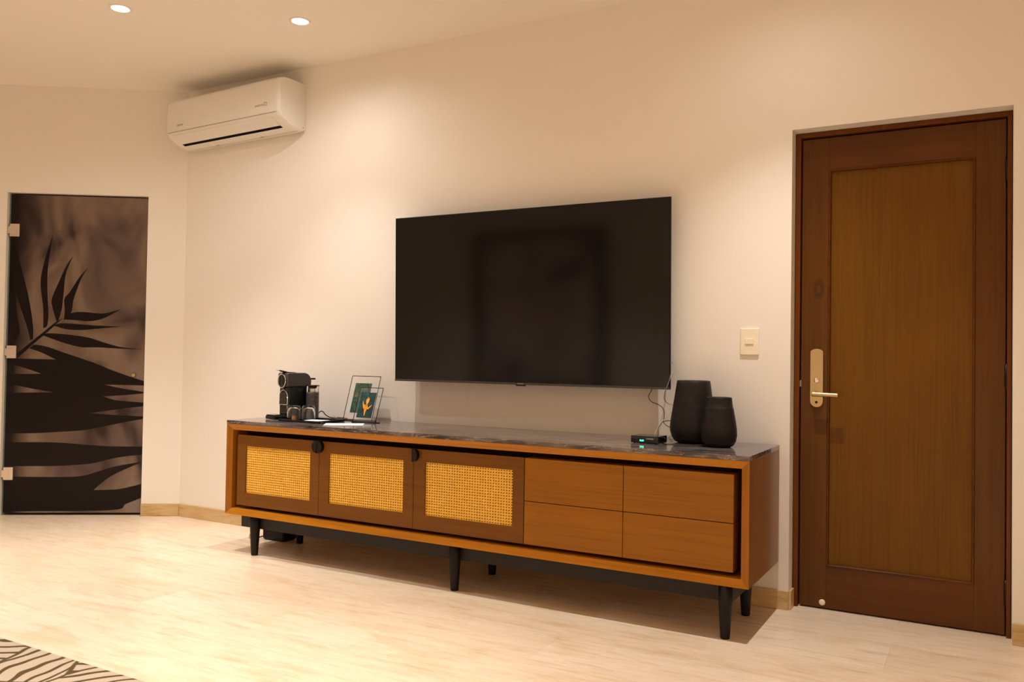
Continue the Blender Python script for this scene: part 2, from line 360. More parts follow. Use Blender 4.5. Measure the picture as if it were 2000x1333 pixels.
# slanted left wall
GS0, GS1, GT = .268, 1.238, 2.297
w = struct('wall_left', B(((.0, -.15, 0), (GS0, 0, H)), ((GS1, -.15, 0), (SL, 0, H)), ((GS0, -.15, GT), (GS1, 0, H))), M['wall'],
       'slanted cream wall around the leaf-printed glass door', 'wall', local=True)
w.rotation_euler = (0, 0, ROTL)
struct('wall_far_left', B(((cx_-.15, YB, 0), (cx_, cy_+.1, H))), M['wall'], 'cream side wall beyond the glass door, out of the picture', 'wall')
struct('wall_front', B(((cx_-.15, YB-.15, 0), (XR+.15, YB, H))), M['wall'], 'cream wall opposite the television', 'wall')
struct('wall_right', B(((XR, YB, 0), (XR+.15, .17, H))), M['wall'], 'cream wall right of the entrance door, out of the picture', 'wall')
BH, BT = .089, .012
struct('baseboard_back', B(((0.004, -BT, 0), (DL, 0, BH)), ((DL-.0001, 0, 0), (DL+.012, .075, BH))), M['skirting'], 'travertine skirting below the television wall', 'baseboard', bevel=.002)
struct('baseboard_entry', B(((DR, -BT, 0), (XR, 0, BH))), M['skirting'], 'travertine skirting right of the wooden door', 'baseboard', bevel=.002)
o = struct('baseboard_left', B(((.004, 0, 0), (GS0, BT, BH))), M['skirting'], 'short travertine skirting between the glass door and the corner', 'baseboard', local=True, bevel=.002)
o.rotation_euler = (0, 0, ROTL)
o = struct('baseboard_far_left', B(((GS1, 0, 0), (SL, BT, BH))), M['skirting'], 'travertine skirting left of the glass door', 'baseboard', local=True, bevel=.002)
o.rotation_euler = (0, 0, ROTL)

# ------------------------------------------------------------------ wooden entrance door
d = root('door_1', (DL, .08, 0), 'brown wooden entrance door with one tall panel, set in the right of the wall', 'door', kind='structure')
FY0, FY1 = .081, .168
bm = B(((DL+.003, FY0, 0), (DL+.026, FY1, DT-.003)), ((DR-.020, FY0, 0), (DR-.003, FY1, DT-.003)), ((DL+.026, FY0, DT-.024), (DR-.020, FY1, DT-.003)),
       ((DL+.026, .146, 0), (DL+.045, FY1, DT-.024)), ((DR-.036, .146, 0), (DR-.020, FY1, DT-.024)), ((DL+.045, .146, DT-.045), (DR-.036, FY1, DT-.024)))
obj('door_frame', bm, M['frame_wood'], d, bevel=.0015)
LX0, LX1, LZ0, LZ1 = DL+.031, DR-.025, .008, DT-.031
PX0, PX1, PZ0, PZ1 = 4.388, 5.005, .205, 2.098
Y0, Y1 = .100, .140
st = obj('stile', B(((LX0, Y0, LZ0), (PX0, Y1, LZ1)), ((PX1, Y0, LZ0), (LX1, Y1, LZ1))), M['door_stile'], d, bevel=.001)
obj('rail', B(((PX0, Y0, PZ1), (PX1, Y1, LZ1)), ((PX0, Y0, LZ0), (PX1, Y1, PZ0))), M['door_rail'], d, bevel=.001)
pan = obj('panel', B(((PX0+.001, Y0+.012, PZ0+.001), (PX1-.001, Y1-.008, PZ1-.001))), M['door_panel'], d)
bm = BM()
def ringframe(bm, x0, x1, z0, z1, prof):
    """sweep a profile (inset, y) round a rectangle"""
    loops = []
    for ins, y in prof:
        loops.append([bm.verts.new(p) for p in ((x0+ins, y, z0+ins), (x1-ins, y, z0+ins), (x1-ins, y, z1-ins), (x0+ins, y, z1-ins))])
    for a, b in zip(loops, loops[1:]):
        for i in range(4): bm.faces.new((a[i], a[(i+1)%4], b[(i+1)%4], b[i]))
ringframe(bm, PX0, PX1, PZ0, PZ1, [(0, Y0+.002), (.000, Y0-.001), (.003, Y0-.004), (.007, Y0-.004), (.010, Y0+.001), (.0105, Y0+.012)])
obj('moulding', bm, M['door_rail'], d, label='thin raised bead round the panel')
for z in (2.031, 1.126, .19):
    bm = BM(); lathe(bm, [(.0065, -.055), (.0065, .055)], (LX1+.0035, .094, z), 16)
    box(bm, (LX1-.004, .0985, z-.045), (LX1+.0025, .1005, z+.045))
    obj('hinge', bm, M['black_metal'], d, label='black metal hinge')
# lock plate and lever
pl_ = []
cxp, wz = 4.3400, .0300
for i in range(13):
    a = PI + PI*i/12; pl_.append((cxp+wz*math.cos(a), .988+wz*math.sin(a)))
for i in range(9):
    a = PI*i/8*.5+PI*.25; pl_.append((cxp+wz*1.0*math.cos(a)/math.cos(PI*.25), 1.226+.012*(math.sin(a)-.707)/.293))
bm = BM(); prism(bm, pl_, 1, .090, .0995)
plate = obj('lock_plate', bm, M['nickel'], d, bevel=.002, label='tall brushed nickel lock plate')
bm = BM(); lathe(bm, [(.004, .082), (.011, .084), (.0125, .087), (.0125, .0902)], (4.340, 0, 1.088), 24, axis=1)
box(bm, (4.3365, .070, 1.076), (4.3435, .084, 1.100)); obj('thumb_turn', bm, M['chrome'], plate, bevel=.001)
bm = BM(); lathe(bm, [(.0, .0885), (.0065, .0888), (.0065, .0902)], (4.340, 0, .982), 20, axis=1); obj('keyhole', bm, M['grey_plastic'], plate)
bm = BM()
lathe(bm, [(.0125, .048), (.0125, .0905)], (4.334, 0, 1.022), 24, axis=1)
tube(bm, [(4.326, .050, 1.022), (4.36, .050, 1.021), (4.40, .050, 1.020), (4.443, .050, 1.019)], .0105, 16)
obj('door_handle', bm, M['nickel'], d, bevel=.001, label='straight lever handle pointing right')
obj('latch', B(((LX0-.0045, .103, 1.055), (LX0, .125, 1.085))), M['chrome'], d)
bm = BM(); lathe(bm, [(.006, .0915), (.012, .093), (.0145, .0965), (.0145, .0995)], (4.372, 0, .033), 28, axis=1)
obj('door_bumper', bm, M['cream_plastic'], d, label='small round pale disc at the foot of the door')
# near-black sheet stands in for the darkness beyond the door gap
struct('wall_lobby', B(((DL-.1, .30, 0), (DR+.1, .32, H))), M['void'], 'near-black sheet standing in for the darkness beyond the wooden door, seen only through its gaps', 'wall')

# ------------------------------------------------------------------ printed glass door in the slanted wall
g = root('door_2', (0, 0, 0), 'frosted glass door printed with a dark palm leaf, in the slanted left wall', 'door', rz=ROTL, kind='structure')
def lob(name, bm, m, parent=g, **k): return obj(name, bm, m, parent, local=True, **k)
gl = lob('glass_panel', B(((.277, -.040, .017), (1.226, -.030, 2.287))), M['film'], bevel=.001)
lob('glass_edge', B(((1.2262, -.040, .017), (1.2285, -.029, 2.287))), M['glass_edge'], gl, label='pale green polished glass edge')
bm = BM()
def smooth_outline(poly):
    n = len(poly); out = []
    V = [Vector(p) for p in poly]
    def sharp(i):
        a = (V[i]-V[i-1]).normalized(); b_ = (V[(i+1) % n]-V[i]).normalized(); return a.dot(b_) < .55
    for i in range(n):
        p0, p1, p2, p3 = V[i-1], V[i], V[(i+1) % n], V[(i+2) % n]
        if sharp(i): p0 = p1
        if sharp((i+1) % n): p3 = p2
        for k in range(5):
            u = k/5; out.append(.5*((2*p1)+(p2-p0)*u+(2*p0-5*p1+4*p2-p3)*u*u+(3*p1-p0-3*p2+p3)*u**3))
    return [(min(1.2255, max(.2775, q.x)), q.y) for q in out]
for k_, poly in enumerate(LEAVES):
    if k_ in (7, 9, 10, 11): poly = [((.270 if x < .312 else 1.235 if x > 1.135 and z < 1.25 else x), z) for x, z in poly]
    poly = smooth_outline(poly)
    clean = [poly[0]]
    for q in poly[1:]:
        if (Vector(q)-Vector(clean[-1])).length > 1e-4: clean.append(q)
    poly = clean
    vs = [bm.verts.new((x, -.0293, z)) for x, z in poly]
    f = bm.faces.new(vs); r_ = bmesh.ops.extrude_face_region(bm, geom=[f])
    bmesh.ops.translate(bm, verts=[v for v in r_['geom'] if isinstance(v, bmesh.types.BMVert)], vec=(0, -.0006, 0))
bmesh.ops.triangulate(bm, faces=bm.faces)
lob('palm_print', bm, M['leaf_print'], gl, label='nearly black palm frond silhouette')
for z in (2.030, 1.160, .296):
    h = lob('hinge', B(((1.160, -.030, z-.045), (1.226, -.017, z+.045)), ((1.160, -.053, z-.045), (1.222, -.040, z+.045))), M['steel'], bevel=.002, label='square satin steel glass hinge')
    lob('hinge_knuckle', B(((1.190, -.026, z-.026), (1.2375, -.012, z+.026))), M['steel'], h, bevel=.001)
bm = BM(); lathe(bm, [(.011, -.004), (.013, -.008), (.013, -.018), (.008, -.020), (.008, -.030)], (.345, 0, 1.006), 24, axis=1)
lob('door_knob', bm, M['nickel'], label='small round brass-coloured knob')
bx = struct('wall_bathroom', B(((.1, -1.3, 0), (1.4, -1.28, H)), ((.1, -1.3, 0), (.12, -.16, H)), ((1.38, -1.3, 0), (1.4, -.16, H))), M['void'], 'near-black box standing in for the dark room behind the glass door, seen only through its gaps', 'wall', local=True)  # darkness behind the glass is put into the colour
bx.rotation_euler = (0, 0, ROTL)

# ------------------------------------------------------------------ console cabinet
X0, X1, YF, YR, ZB, ZT, ZS = 1.1205, 4.1916, -.596, -.016, .226, .7555, .777
c = root('media_console', (2.656, -.31, 0), 'long orange-brown wooden console with cane doors, drawers and a dark marble top', 'console')
def rect(x0, x1, z0, z1, y): return [(x0, y, z0), (x1, y, z0), (x1, y, z1), (x0, y, z1)]
bm = BM()
loops = [rect(X0, X1, ZB, ZT, YR), rect(X0, X1, ZB, ZT, YF), rect(X0+.036, X1-.036, ZB+.034, ZT-.034, YF+.016), rect(X0+.036, X1-.036, ZB+.034, ZT-.034, YF+.130)]
L_ = [[bm.verts.new(p) for p in q] for q in loops]
for k, (a, b_) in enumerate(zip(L_, L_[1:])):
    for i in range(4):
        f = bm.faces.new((a[i], a[(i+1)%4], b_[(i+1)%4], b_[i]))
        # slots: 0 long rails, 1 upright edge of the sides, 2 outer sides
        f.material_index = (0 if i in (0, 2) else (2 if k == 0 else 1))
bm.faces.new(L_[0]); f = bm.faces.new(L_[3]); f.material_index = 3
obj('case', bm, [M['oak'], M['oak_up'], M['oak_side'], M['recess_shade']], c, label='mitred wooden case with a sloping inner edge')
obj('marble_top', B(((X0-.001, YF-.001, ZT+.0005), (X1+.001, YR, ZS))), M['marble'], c, bevel=.0015, label='black marble slab with pale veins')
DY0, DY1 = -.565, -.545
Zd0, Zd1 = .279, .692
cane = [(1.181, 1.8135, 1.250, 1.750), (1.8165, 2.458, 1.888, 2.395), (2.461, 3.1105, 2.534, 3.049)]
pulls = [1, -1, None]
for k, (a, b_, p, q) in enumerate(cane):
    z0, z1 = .354, .628
    bm = BM()
    ringframe(bm, a, b_, Zd0, Zd1, [(0, DY1), (0, DY0)])
    # front face with opening, mitred
    o4 = [bm.verts.new(v) for v in rect(a, b_, Zd0, Zd1, DY0)]; i4 = [bm.verts.new(v) for v in rect(p, q, z0, z1, DY0)]; j4 = [bm.verts.new(v) for v in rect(p, q, z0, z1, DY0+.014)]
    for i in range(4):
        f = bm.faces.new((o4[i], o4[(i+1)%4], i4[(i+1)%4], i4[i])); f.material_index = 0 if i in (0, 2) else 1
        f = bm.faces.new((i4[i], i4[(i+1)%4], j4[(i+1)%4], j4[i])); f.material_index = 0 if i in (0, 2) else 1
    bmesh.ops.remove_doubles(bm, verts=bm.verts, dist=1e-5)
    dd = obj('cabinet_door', bm, [M['oak_door'], M['oak_door_up']] if 'oak_door_up' in M else [M['oak_door'], M['oak_door']], c)
    obj('backing', B(((a+.01, DY1-.002, Zd0+.01), (b_-.01, DY1+.004, Zd1-.01))), M['recess_shade'], dd)  # dark board imitates the shaded interior behind the cane
    bm = BM(); nx = round((q-p)/.0152); nz = round((z1-z0)/.0140)
    px, pz = (q-p)/nx, (z1-z0)/nz
    for i in range(nx+1):
        xc = p+i*px; box(bm, (max(p, xc-px*.31), DY0+.0085, z0), (min(q, xc+px*.31), DY0+.0105, z1))
    for j in range(nz+1):
        zc = z0+j*pz; box(bm, (p, DY0+.0070, max(z0, zc-pz*.31)), (q, DY0+.0090, min(z1, zc+pz*.31)))
    obj('cane_panel', bm, M['cane'], dd, label='golden woven cane panel')
    # half-moon pull at the meeting edge
    side = (1, -1, -1)[k]; xe = b_ if side == 1 else a
    pts = [(xe-side*.0355*math.sin(PI*i/16), .662+.0355*math.cos(PI*i/16)) for i in range(17)]
    bm = BM(); prism(bm, pts, 1, DY0-.024, DY0-.0002)
    obj('pull', bm, M['black_metal'], dd, bevel=.0015, label='black half-moon pull')
for (a, b_) in ((3.1145, 3.6185), (3.6215, 4.1185)):
    for (z0, z1) in ((.279, .4840), (.4870, .692)):
        obj('drawer', B(((a, DY0, z0), (b_, -.475, z1))), M['oak_drawer'], c, bevel=.0012)
obj('base_frame', B(((1.203, -.545, .150), (4.114, -.520, .2262)), ((1.203, -.135, .150), (4.114, -.110, .2262)), ((1.203, -.520, .150), (1.228, -.135, .2262)), ((4.089, -.520, .150), (4.114, -.135, .2262))), M['black_wood'], c, bevel=.001)
leg0 = None
for i, (x, y) in enumerate([(1.333, -.562), (2.722, -.562), (4.088, -.566), (1.333, -.190), (2.722, -.190), (4.082, -.190)]):
    if leg0 is None:
        bm = BM(); lathe(bm, [(.0190, 0), (.0200, .004), (.0285, .150), (.0290, .2255)], (0, 0, 0), 24)
        leg0 = obj('leg', bm, M['black_matte'], c, local=True); o = leg0
    else: o = leg0.copy(); COL.objects.link(o)
    o.location = (x-c.location.x, y-c.location.y, 0)
M_ = None

# ------------------------------------------------------------------ television
tv = root('television', (2.830, -.1105, 1.508), 'large flat black television mounted above the console', 'television')
tv.rotation_euler = (.0248, 0, .0135)
TW, TH = 1.6887/2, .9652/2
body = obj('body', B(((-TW, 0, -TH), (TW, .012, TH)), ((-TW*.82, .012, -TH*.80), (TW*.82, .040, TH*.45))), M['black_matte'], tv, local=True, bevel=.002)
obj('screen', B(((-TW+.006, -.0012, -TH+.013), (TW-.006, -.0001, TH-.006))), M['screen'], tv, local=True)
obj('lower_trim', B(((-TW+.0005, -.003, -TH), (TW-.0005, -.0001, -TH+.0115))), M['grey_plastic'], tv, local=True, bevel=.001, label='thin grey strip along the lower edge')
obj('sensor', B(((-.030, -.0035, -TH-.007), (.030, .008, -TH))), M['black_gloss'], tv, local=True, bevel=.002)
text('brand_lettering', 'SAMSUNG', .0085, M['chrome'], tv, (0, -.0036, -TH+.0055), (PI/2, 0, 0))
obj('wall_bracket', B(((-.25, .040, -.15), (.25, .098, .15))), M['black_metal'], tv, local=True)

# ------------------------------------------------------------------ air conditioner
AX0, AX1 = .050, 1.130
ac = root('air_conditioner', (.59, 0, 2.65), 'white split air conditioner high in the left corner of the main wall', 'air conditioner')
prof = [(-.001, 2.962), (-.150, 2.960), (-.195, 2.956), (-.222, 2.944), (-.232, 2.920), (-.236, 2.850), (-.237, 2.728), (-.222, 2.704), (-.190, 2.681), (-.150, 2.661), (-.110, 2.648), (-.060, 2.640), (-.022, 2.637), (-.001, 2.648)]
bm = BM()
n_ = 7
rings = []
for (dx, sc) in ((0, .93), (.006, .965), (.016, .985), (.032, 1.0)):
    rings.append((AX0+dx, sc))
for (dx, sc) in ((.032, 1.0), (.016, .985), (.006, .965), (0, .93)):
    rings.append((AX1-dx, sc))
RR = []
for x, sc in rings:
    RR.append([bm.verts.new((x, y*sc if y < -.01 else y, 2.80+(z-2.80)*(1-(1-sc)*.5))) for y, z in prof])
for a, b_ in zip(RR, RR[1:]):
    for i in range(len(prof)):
        j = (i+1) % len(prof); f = bm.faces.new((a[i], a[j], b_[j], b_[i])); f.smooth = True
bm.faces.new(RR[0]); bm.faces.new(RR[-1][::-1])
sh = obj('shell', bm, M['white_plastic'], ac)
mod = sh.modifiers.new('n', 'WEIGHTED_NORMAL')
def on_prof(k): 
    return prof[k]
# panel seam and louvre
def strip(x0, x1, pts, th, name, m, parent, label=None, bevel=0):
    """thin curved plate following points (y,z), lifted by th"""
    bm = BM(); a_ = []; b_ = []
    for i, (y, z) in enumerate(pts):
        p0 = Vector(pts[max(i-1, 0)]); p1 = Vector(pts[min(i+1, len(pts)-1)]); d_ = (p1-p0).normalized(); nn = Vector((-d_.y, d_.x))
        if nn.y > 0 or nn.x > 0: nn = -nn if (nn.x+nn.y) > 0 else nn
        a_.append((y, z)); b_.append((y+nn.x*th, z+nn.y*th))
    poly = a_ + b_[::-1]
    prism(bm, poly, 0, x0, x1)
    return obj(name, bm, m, parent, label=label, bevel=bevel)
strip(AX0+.030, AX1-.030, [(-.2365, 2.722), (-.2345, 2.7195)], .0008, 'panel_seam', M['grey_print'], ac)
lv = strip(AX0+.065, AX1-.075, [(-.2215, 2.7035), (-.205, 2.6905), (-.190, 2.6805), (-.170, 2.6700), (-.150, 2.6605)], .004, 'louvre', M['white_plastic'], ac)
strip(AX0+.070, AX1-.080, [(-.148, 2.6602), (-.136, 2.6562), (-.122, 2.6518)], .0015, 'air_slot', M['void'], ac, label='black air outlet slot')
strip(AX0+.030, AX1-.020, [(-.052, 2.6392), (-.050, 2.6390)], .0008, 'lower_seam', M['grey_print'], ac)
for x in (.36, .78):
    strip(x, x+.03, [(-.060, 2.6398), (-.050, 2.6390)], .0015, 'clip', M['grey_print'], ac)
text('badge_lettering', 'INVERTER', .017, M['grey_print'], ac, (.955-.59, -.2372, 2.779-2.65), (PI/2, 0, 0))
text('badge_lettering', '22', .034, M['grey_print'], ac, (1.010-.59, -.2372, 2.782-2.65), (PI/2, 0, 0))
text('logo_lettering', 'MIRAGE', .017, M['grey_print'], ac, (.205-.59, -.2376, 2.762-2.65), (PI/2, 0, 0))
bm = BM(); lathe(bm, [(.004, 0), (.004, .0012)], (AX1, -.020, 2.662), 12, axis=0); obj('side_screw', bm, M['grey_print'], ac)

ac.rotation_euler = (0, -.022, 0); ac.location.z -= .012
# ------------------------------------------------------------------ light switch
sw = root('light_switch', (4.044, 0, 1.268), 'cream single light switch between the television and the wooden door', 'light switch')
obj('cover_plate', B(((3.9995, -.0085, 1.204), (4.0885, 0, 1.333))), M['cream_plastic'], sw, bevel=.003, seg=3)
obj('rocker', B(((4.0225, -.0125, 1.256), (4.0640, -.0085, 1.284))), M['cream_plastic'], sw, bevel=.0015)

# ------------------------------------------------------------------ downlights
d0 = None
for i, (x, y, pw, cone, spill, lab) in enumerate(LIGHTS):
    if d0 is None:
        r0 = root('downlight', (x, y, H), lab, 'ceiling light', group='recessed ceiling downlights')
        bm = BM(); lathe(bm, [(.046, -.0005), (.047, -.004), (.054, -.005), (.060, -.003), (.061, -.0004)], (0, 0, 0), 40, cap0=False, cap1=False)
        tr = obj('trim_ring', bm, M['trim_white'], r0, local=True)
        bm = BM(); lathe(bm, [(.0455, -.0006), (.0455, -.0030), (.036, -.0055), (.010, -.0068)], (0, 0, 0), 40); ln = obj('lens', bm, M['lamp'], r0, local=True, label='glowing warm white lens')
        d0 = (r0, tr, ln); r_ = r0
    else:
        r_ = d0[0].copy(); COL.objects.link(r_); r_.location = (x, y, H); r_['label'] = lab
        for ch in d0[1:]:
            q = ch.copy(); COL.objects.link(q); q.parent = r_
    ld = bpy.data.lights.new('beam', 'SPOT'); ld.energy = pw; ld.color = LIGHT_COL if y > -2 else FILL_COL; ld.spot_size = math.radians(cone); ld.spot_blend = 1.0; ld.shadow_soft_size = .012
    lo = bpy.data.objects.new('beam', ld); COL.objects.link(lo); lo.parent = r_; lo.location = (0, 0, -.022)
    if y > -1: lo.rotation_euler = (math.radians(-10), 0, 0)      # gimbal turned a little away from the wall
    if spill:
        l2 = bpy.data.lights.new('spill', 'SPOT'); l2.energy = spill; l2.color = LIGHT_COL; l2.spot_size = math.radians(160); l2.spot_blend = 1.0; l2.shadow_soft_size = .012
        l3 = bpy.data.objects.new('spill', l2); COL.objects.link(l3); l3.parent = r_; l3.location = (0, 0, -.022)

# ------------------------------------------------------------------ things on the console
Z = ZS
def vase(name, x, y, prof, lab, grp=None):
    bm = BM(); lathe(bm, prof, (0, 0, 0), 64, cap0=True, cap1=False)
    o = obj(name, bm, M['ceramic'], origin=None, local=True); o.location = (x, y, Z)
    return tag(o, lab, 'vase')
vase('vase', 3.817, -.165, [(.0, .004), (.070, 0), (.088, .008), (.101, .028), (.1095, .055), (.1105, .075), (.107, .110), (.0985, .165), (.089, .225), (.0805, .285), (.0785, .297), (.0765, .299), (.0735, .296), (.0755, .280), (.090, .18), (.098, .10), (.09, .03), (.0, .02)],
     'tall black textured vase on the right end of the console, behind the shorter one')
vase('vase', 3.975, -.282, [(.0, .004), (.050, 0), (.066, .009), (.0765, .028), (.0812, .055), (.0805, .080), (.076, .115), (.0695, .150), (.0650, .176), (.0648, .1785), (.0620, .182), (.0590, .205), (.0570, .223), (.0565, .2275), (.0545, .2285), (.0520, .225), (.055, .200), (.062, .15), (.072, .09), (.068, .03), (.0, .02)],
     'shorter round-bellied black vase in front of the tall one')
# set-top box
sb = root('set_top_box', (3.648, -.312, Z), 'small black receiver box with glowing green digits beside the vases', 'set-top box', rz=-.03)
obj('housing', B(((-.070, -.055, .003), (.068, .060, .036))), M['black_gloss'], sb, local=True, bevel=.003, seg=3)
for x in (-.055, .053):
    for y in (-.045, .045):
        bm = BM(); lathe(bm, [(.005, 0), (.005, .004)], (x, y, 0), 12); obj('foot', bm, M['black_matte'], sb, local=True)
text('clock_digits', '16:0', .0125, M['led'], sb, (-.0155, -.0556, .0145), (PI/2, 0, 0), label='glowing green digits')
text('front_lettering', 'totalplay', .0105, M['chrome'], sb, (.026, -.0556, .0245), (PI/2, 0, 0))
def cable(name, pts, r, m, lab, cat='cable', grp=None):
    bm = BM(); tube(bm, pts, r, 8); return tag(obj(name, bm, m, origin=pts[0]), lab, cat, grp)
cable('power_cable', [(3.566,-.075,1.06),(3.566,-.04,1.036),(3.558,-.039,1.015),(3.544,-.038,.991),(3.547,-.037,.972),(3.563,-.037,.957),(3.59,-.036,.948),(3.615,-.035,.933),(3.625,-.034,.91),(3.625,-.033,.884),(3.623,-.032,.858),(3.639,-.032,.841),(3.666,-.031,.832),(3.692,-.03,.831)], .0019, M['cable_black'],
      'thin dark cable hanging from the lower edge of the television')
cable('video_cable', [(3.668,-.045,1.165),(3.682,-.064,1.148),(3.689,-.100,1.125),(3.688,-.124,1.096),(3.679,-.126,1.063),(3.664,-.122,1.029),(3.645,-.090,.998),(3.639,-.068,.974),(3.652,-.059,.956),(3.676,-.049,.949),(3.702,-.04,.947)], .0021, M['cable_grey'],
      'grey cable looping round the lower right corner of the television')
cable('antenna_cable', [(3.649,-.2515,.800),(3.648,-.235,.812),(3.646,-.19,.836),(3.651,-.16,.86),(3.661,-.13,.881),(3.672,-.1,.898),(3.683,-.07,.917),(3.699,-.04,.937)], .0017, M['cable_pale'],
      'pale thin cable rising from the receiver box behind the tall vase')
cable('signal_cable', [(3.672,-.2515,.802),(3.668,-.240,.820),(3.664,-.225,.843),(3.672,-.200,.868),(3.683,-.175,.875),(3.692,-.14,.875),(3.700,-.09,.875),(3.735,-.045,.875)], .0019, M['cable_black'],
      'dark cable arching from the receiver box and levelling out behind the tall vase')
cable('loop_cable', [(3.7125,-.33,.803),(3.724,-.33,.808),(3.734,-.326,.803),(3.735,-.318,.794),(3.729,-.305,.785),(3.712,-.300,.781),(3.7205,-.318,.780),(3.742,-.335,.7795),(3.765,-.325,.7795),(3.765,-.290,.7795)], .0018, M['cable_black'],
      'short dark cable looping from the side of the receiver box onto the marble')

# coffee machine
cm = root('coffee_machine', (1.326, -.213, Z), 'black and grey capsule coffee machine on the left end of the console', 'coffee machine', rz=-.22)
def cp(name, bm, m, p=cm, **k): return obj(name, bm, m, p, local=True, **k)
base = cp('base', B(((-.050, -.205, .002), (.050, .060, .024))), M['black_gloss'], bevel=.006, seg=3)
cp('drip_tray', B(((-.046, -.200, .0242), (.046, -.118, .029))), M['black_matte'], base, bevel=.004)
cp('drip_grid', B(*[((-.042, -.196+k*.010, .0292), (.042, -.190+k*.010, .0305)) for k in range(7)]), M['chrome'], base)
cp('column', B(((-.050, -.110, .024), (.050, .040, .200))), M['black_gloss'], bevel=.010, seg=4)
side = [(-.120, .198), (.050, .198), (.050, .235)]
for i in range(9):
    a = PI/2*i/8; side.append((.0+.050*math.cos(a), .235+.048*math.sin(a)))
side += [(-.112, .283), (-.120, .276)]
bm = BM(); prism(bm, side, 0, -.053, .053); cp('head', bm, M['grey_plastic'], bevel=.008, seg=4, label='grey rounded head')
bm = BM(); lathe(bm, [(.0, -.132), (.030, -.130), (.038, -.126), (.038, -.119)], (0, 0, .233), 40, axis=1); fc = cp('face', bm, M['black_gloss'])
def ring(bm, c, R, r, a0=0, a1=2*PI, n=40):
    pts = [(c[0]+R*math.cos(a0+(a1-a0)*i/n), c[1], c[2]+R*math.sin(a0+(a1-a0)*i/n)) for i in range(n+1)]
    tube(bm, pts, r, 8, smooth=False)
bm = BM(); ring(bm, (0, -.127, .233), .041, .0035); cp('chrome_ring', bm, M['chrome'], fc)
bm = BM(); ring(bm, (0, -.112, .135), .042, .0032, 0, PI)
tube(bm, [(.042, -.112, .135), (.042, -.112, .060)], .0032, 8, smooth=False); tube(bm, [(-.042, -.112, .135), (-.042, -.112, .085)], .0032, 8, smooth=False); tube(bm, [(-.042, -.114, .088), (.042, -.114, .088)], .003, 8, smooth=False)
cp('chrome_arch', bm, M['chrome'])
cp('cup_support', B(*[((-.036, -.118, .094+k*.010), (.036, -.110, .099+k*.010)) for k in range(7)]), M['grey_plastic'], bevel=.001)
bm = BM(); lathe(bm, [(.007, .0), (.010, .012), (.010, .02)], (0, -.110, .180), 16); cp('spout', bm, M['black_gloss'])
bm = BM(); prism(bm, [(-.160, .299), (-.150, .300), (-.095, .289), (-.040, .286), (-.040, .281), (-.10, .281)], 0, -.020, .020); cp('lever', bm, M['black_gloss'], bevel=.002)
cp('tank_handle', B(((.012, .050, .240), (.040, .092, .250))), M['black_matte'], bevel=.003)
# milk frother
mf = root('milk_frother', (1.427, -.203, Z), 'ribbed black milk frother with a clear lid standing right of the coffee machine', 'milk frother')
bm = BM(); pr = [(.036, 0), (.039, .004)]
for k in range(16): z = .010+k*.0095; pr += [(.0388, z), (.0388, z+.0068), (.0378, z+.0078)]
pr += [(.0388, .165)]
lathe(bm, pr, (0, 0, 0), 40); cp('jug', bm, M['grey_plastic'], mf)
bm = BM(); lathe(bm, [(.037, .1652), (.037, .203)], (0, 0, 0), 40); cp('clear_collar', bm, M['glass'], mf)
bm = BM(); lathe(bm, [(.018, .1655), (.022, .173), (.020, .195)], (0, 0, 0), 32); cp('whisk_seal', bm, M['chrome'], mf)
bm = BM(); lathe(bm, [(.041, .2032), (.042, .206), (.040, .209), (.010, .210)], (0, 0, 0), 40); cp('lid', bm, M['black_gloss'], mf)
# tray
ty = root('tray', (1.565, -.3575, Z), 'low black tray holding two upturned glasses', 'tray')
TX, TY = .160, .1075
bm = BM(); box(bm, (-TX, -TY, .0), (TX, TY, .005))
for lo, hi in (((-TX, -TY, .0), (TX, -TY+.008, .013)), ((-TX, TY-.008, .0), (TX, TY, .015)), ((-TX, -TY, .0), (-TX+.008, TY, .015)), ((TX-.008, -TY, .0), (TX, TY, .015))): box(bm, lo, hi)
cp('tray_base', bm, M['black_gloss'], ty, bevel=.0015)
o = obj('paper_napkin', B(((-.060, -.045, 0), (.060, .045, .006))), M['paper'], local=True, bevel=.001); o.location = (1.625, -.380, Z+.0052); o.rotation_euler = (0, 0, .2)
tag(o, 'small white paper napkin lying in the black tray', 'napkin')
def tumbler(x, y, lab):
    bm = BM()
    lathe(bm, [(.0405, .0), (.0412, .004), (.0415, .050), (.040, .070), (.034, .083), (.024, .088), (.0, .089)][:6] + [(.002, .0885)], (0, 0, 0), 40, cap0=False, cap1=True)
    lathe(bm, [(.0385, .0), (.0392, .006), (.036, .045), (.030, .064), (.020, .073), (.002, .075)], (0, 0, 0), 40, cap0=False, cap1=True)
    lathe(bm, [(.0385, .0), (.0405, .0)], (0, 0, 0), 40, cap0=False, cap1=False)
    bmesh.ops.remove_doubles(bm, verts=bm.verts, dist=1e-5)
    o = obj('glass_tumbler', bm, M['glass'], local=True, smooth=True); o.location = (x, y, Z+.0055)
    return tag(o, lab, 'glass', 'upturned glasses on the black tray')
tumbler(1.430, -.365, 'upturned clear glass on the tray with an orange glow at its base, the left one')
tumbler(1.508, -.325, 'upturned clear glass on the tray, to the right of the one with the orange glow')
bm = BM(); lathe(bm, [(.017, 0), (.018, .002), (.0145, .004), (.012, .022), (.006, .026)], (0, 0, 0), 24)
o = obj('coffee_capsule', bm, M['amber'], local=True, smooth=True); o.location = (1.434, -.368, Z+.0055)
tag(o, 'orange capsule under the left upturned glass', 'coffee capsule')
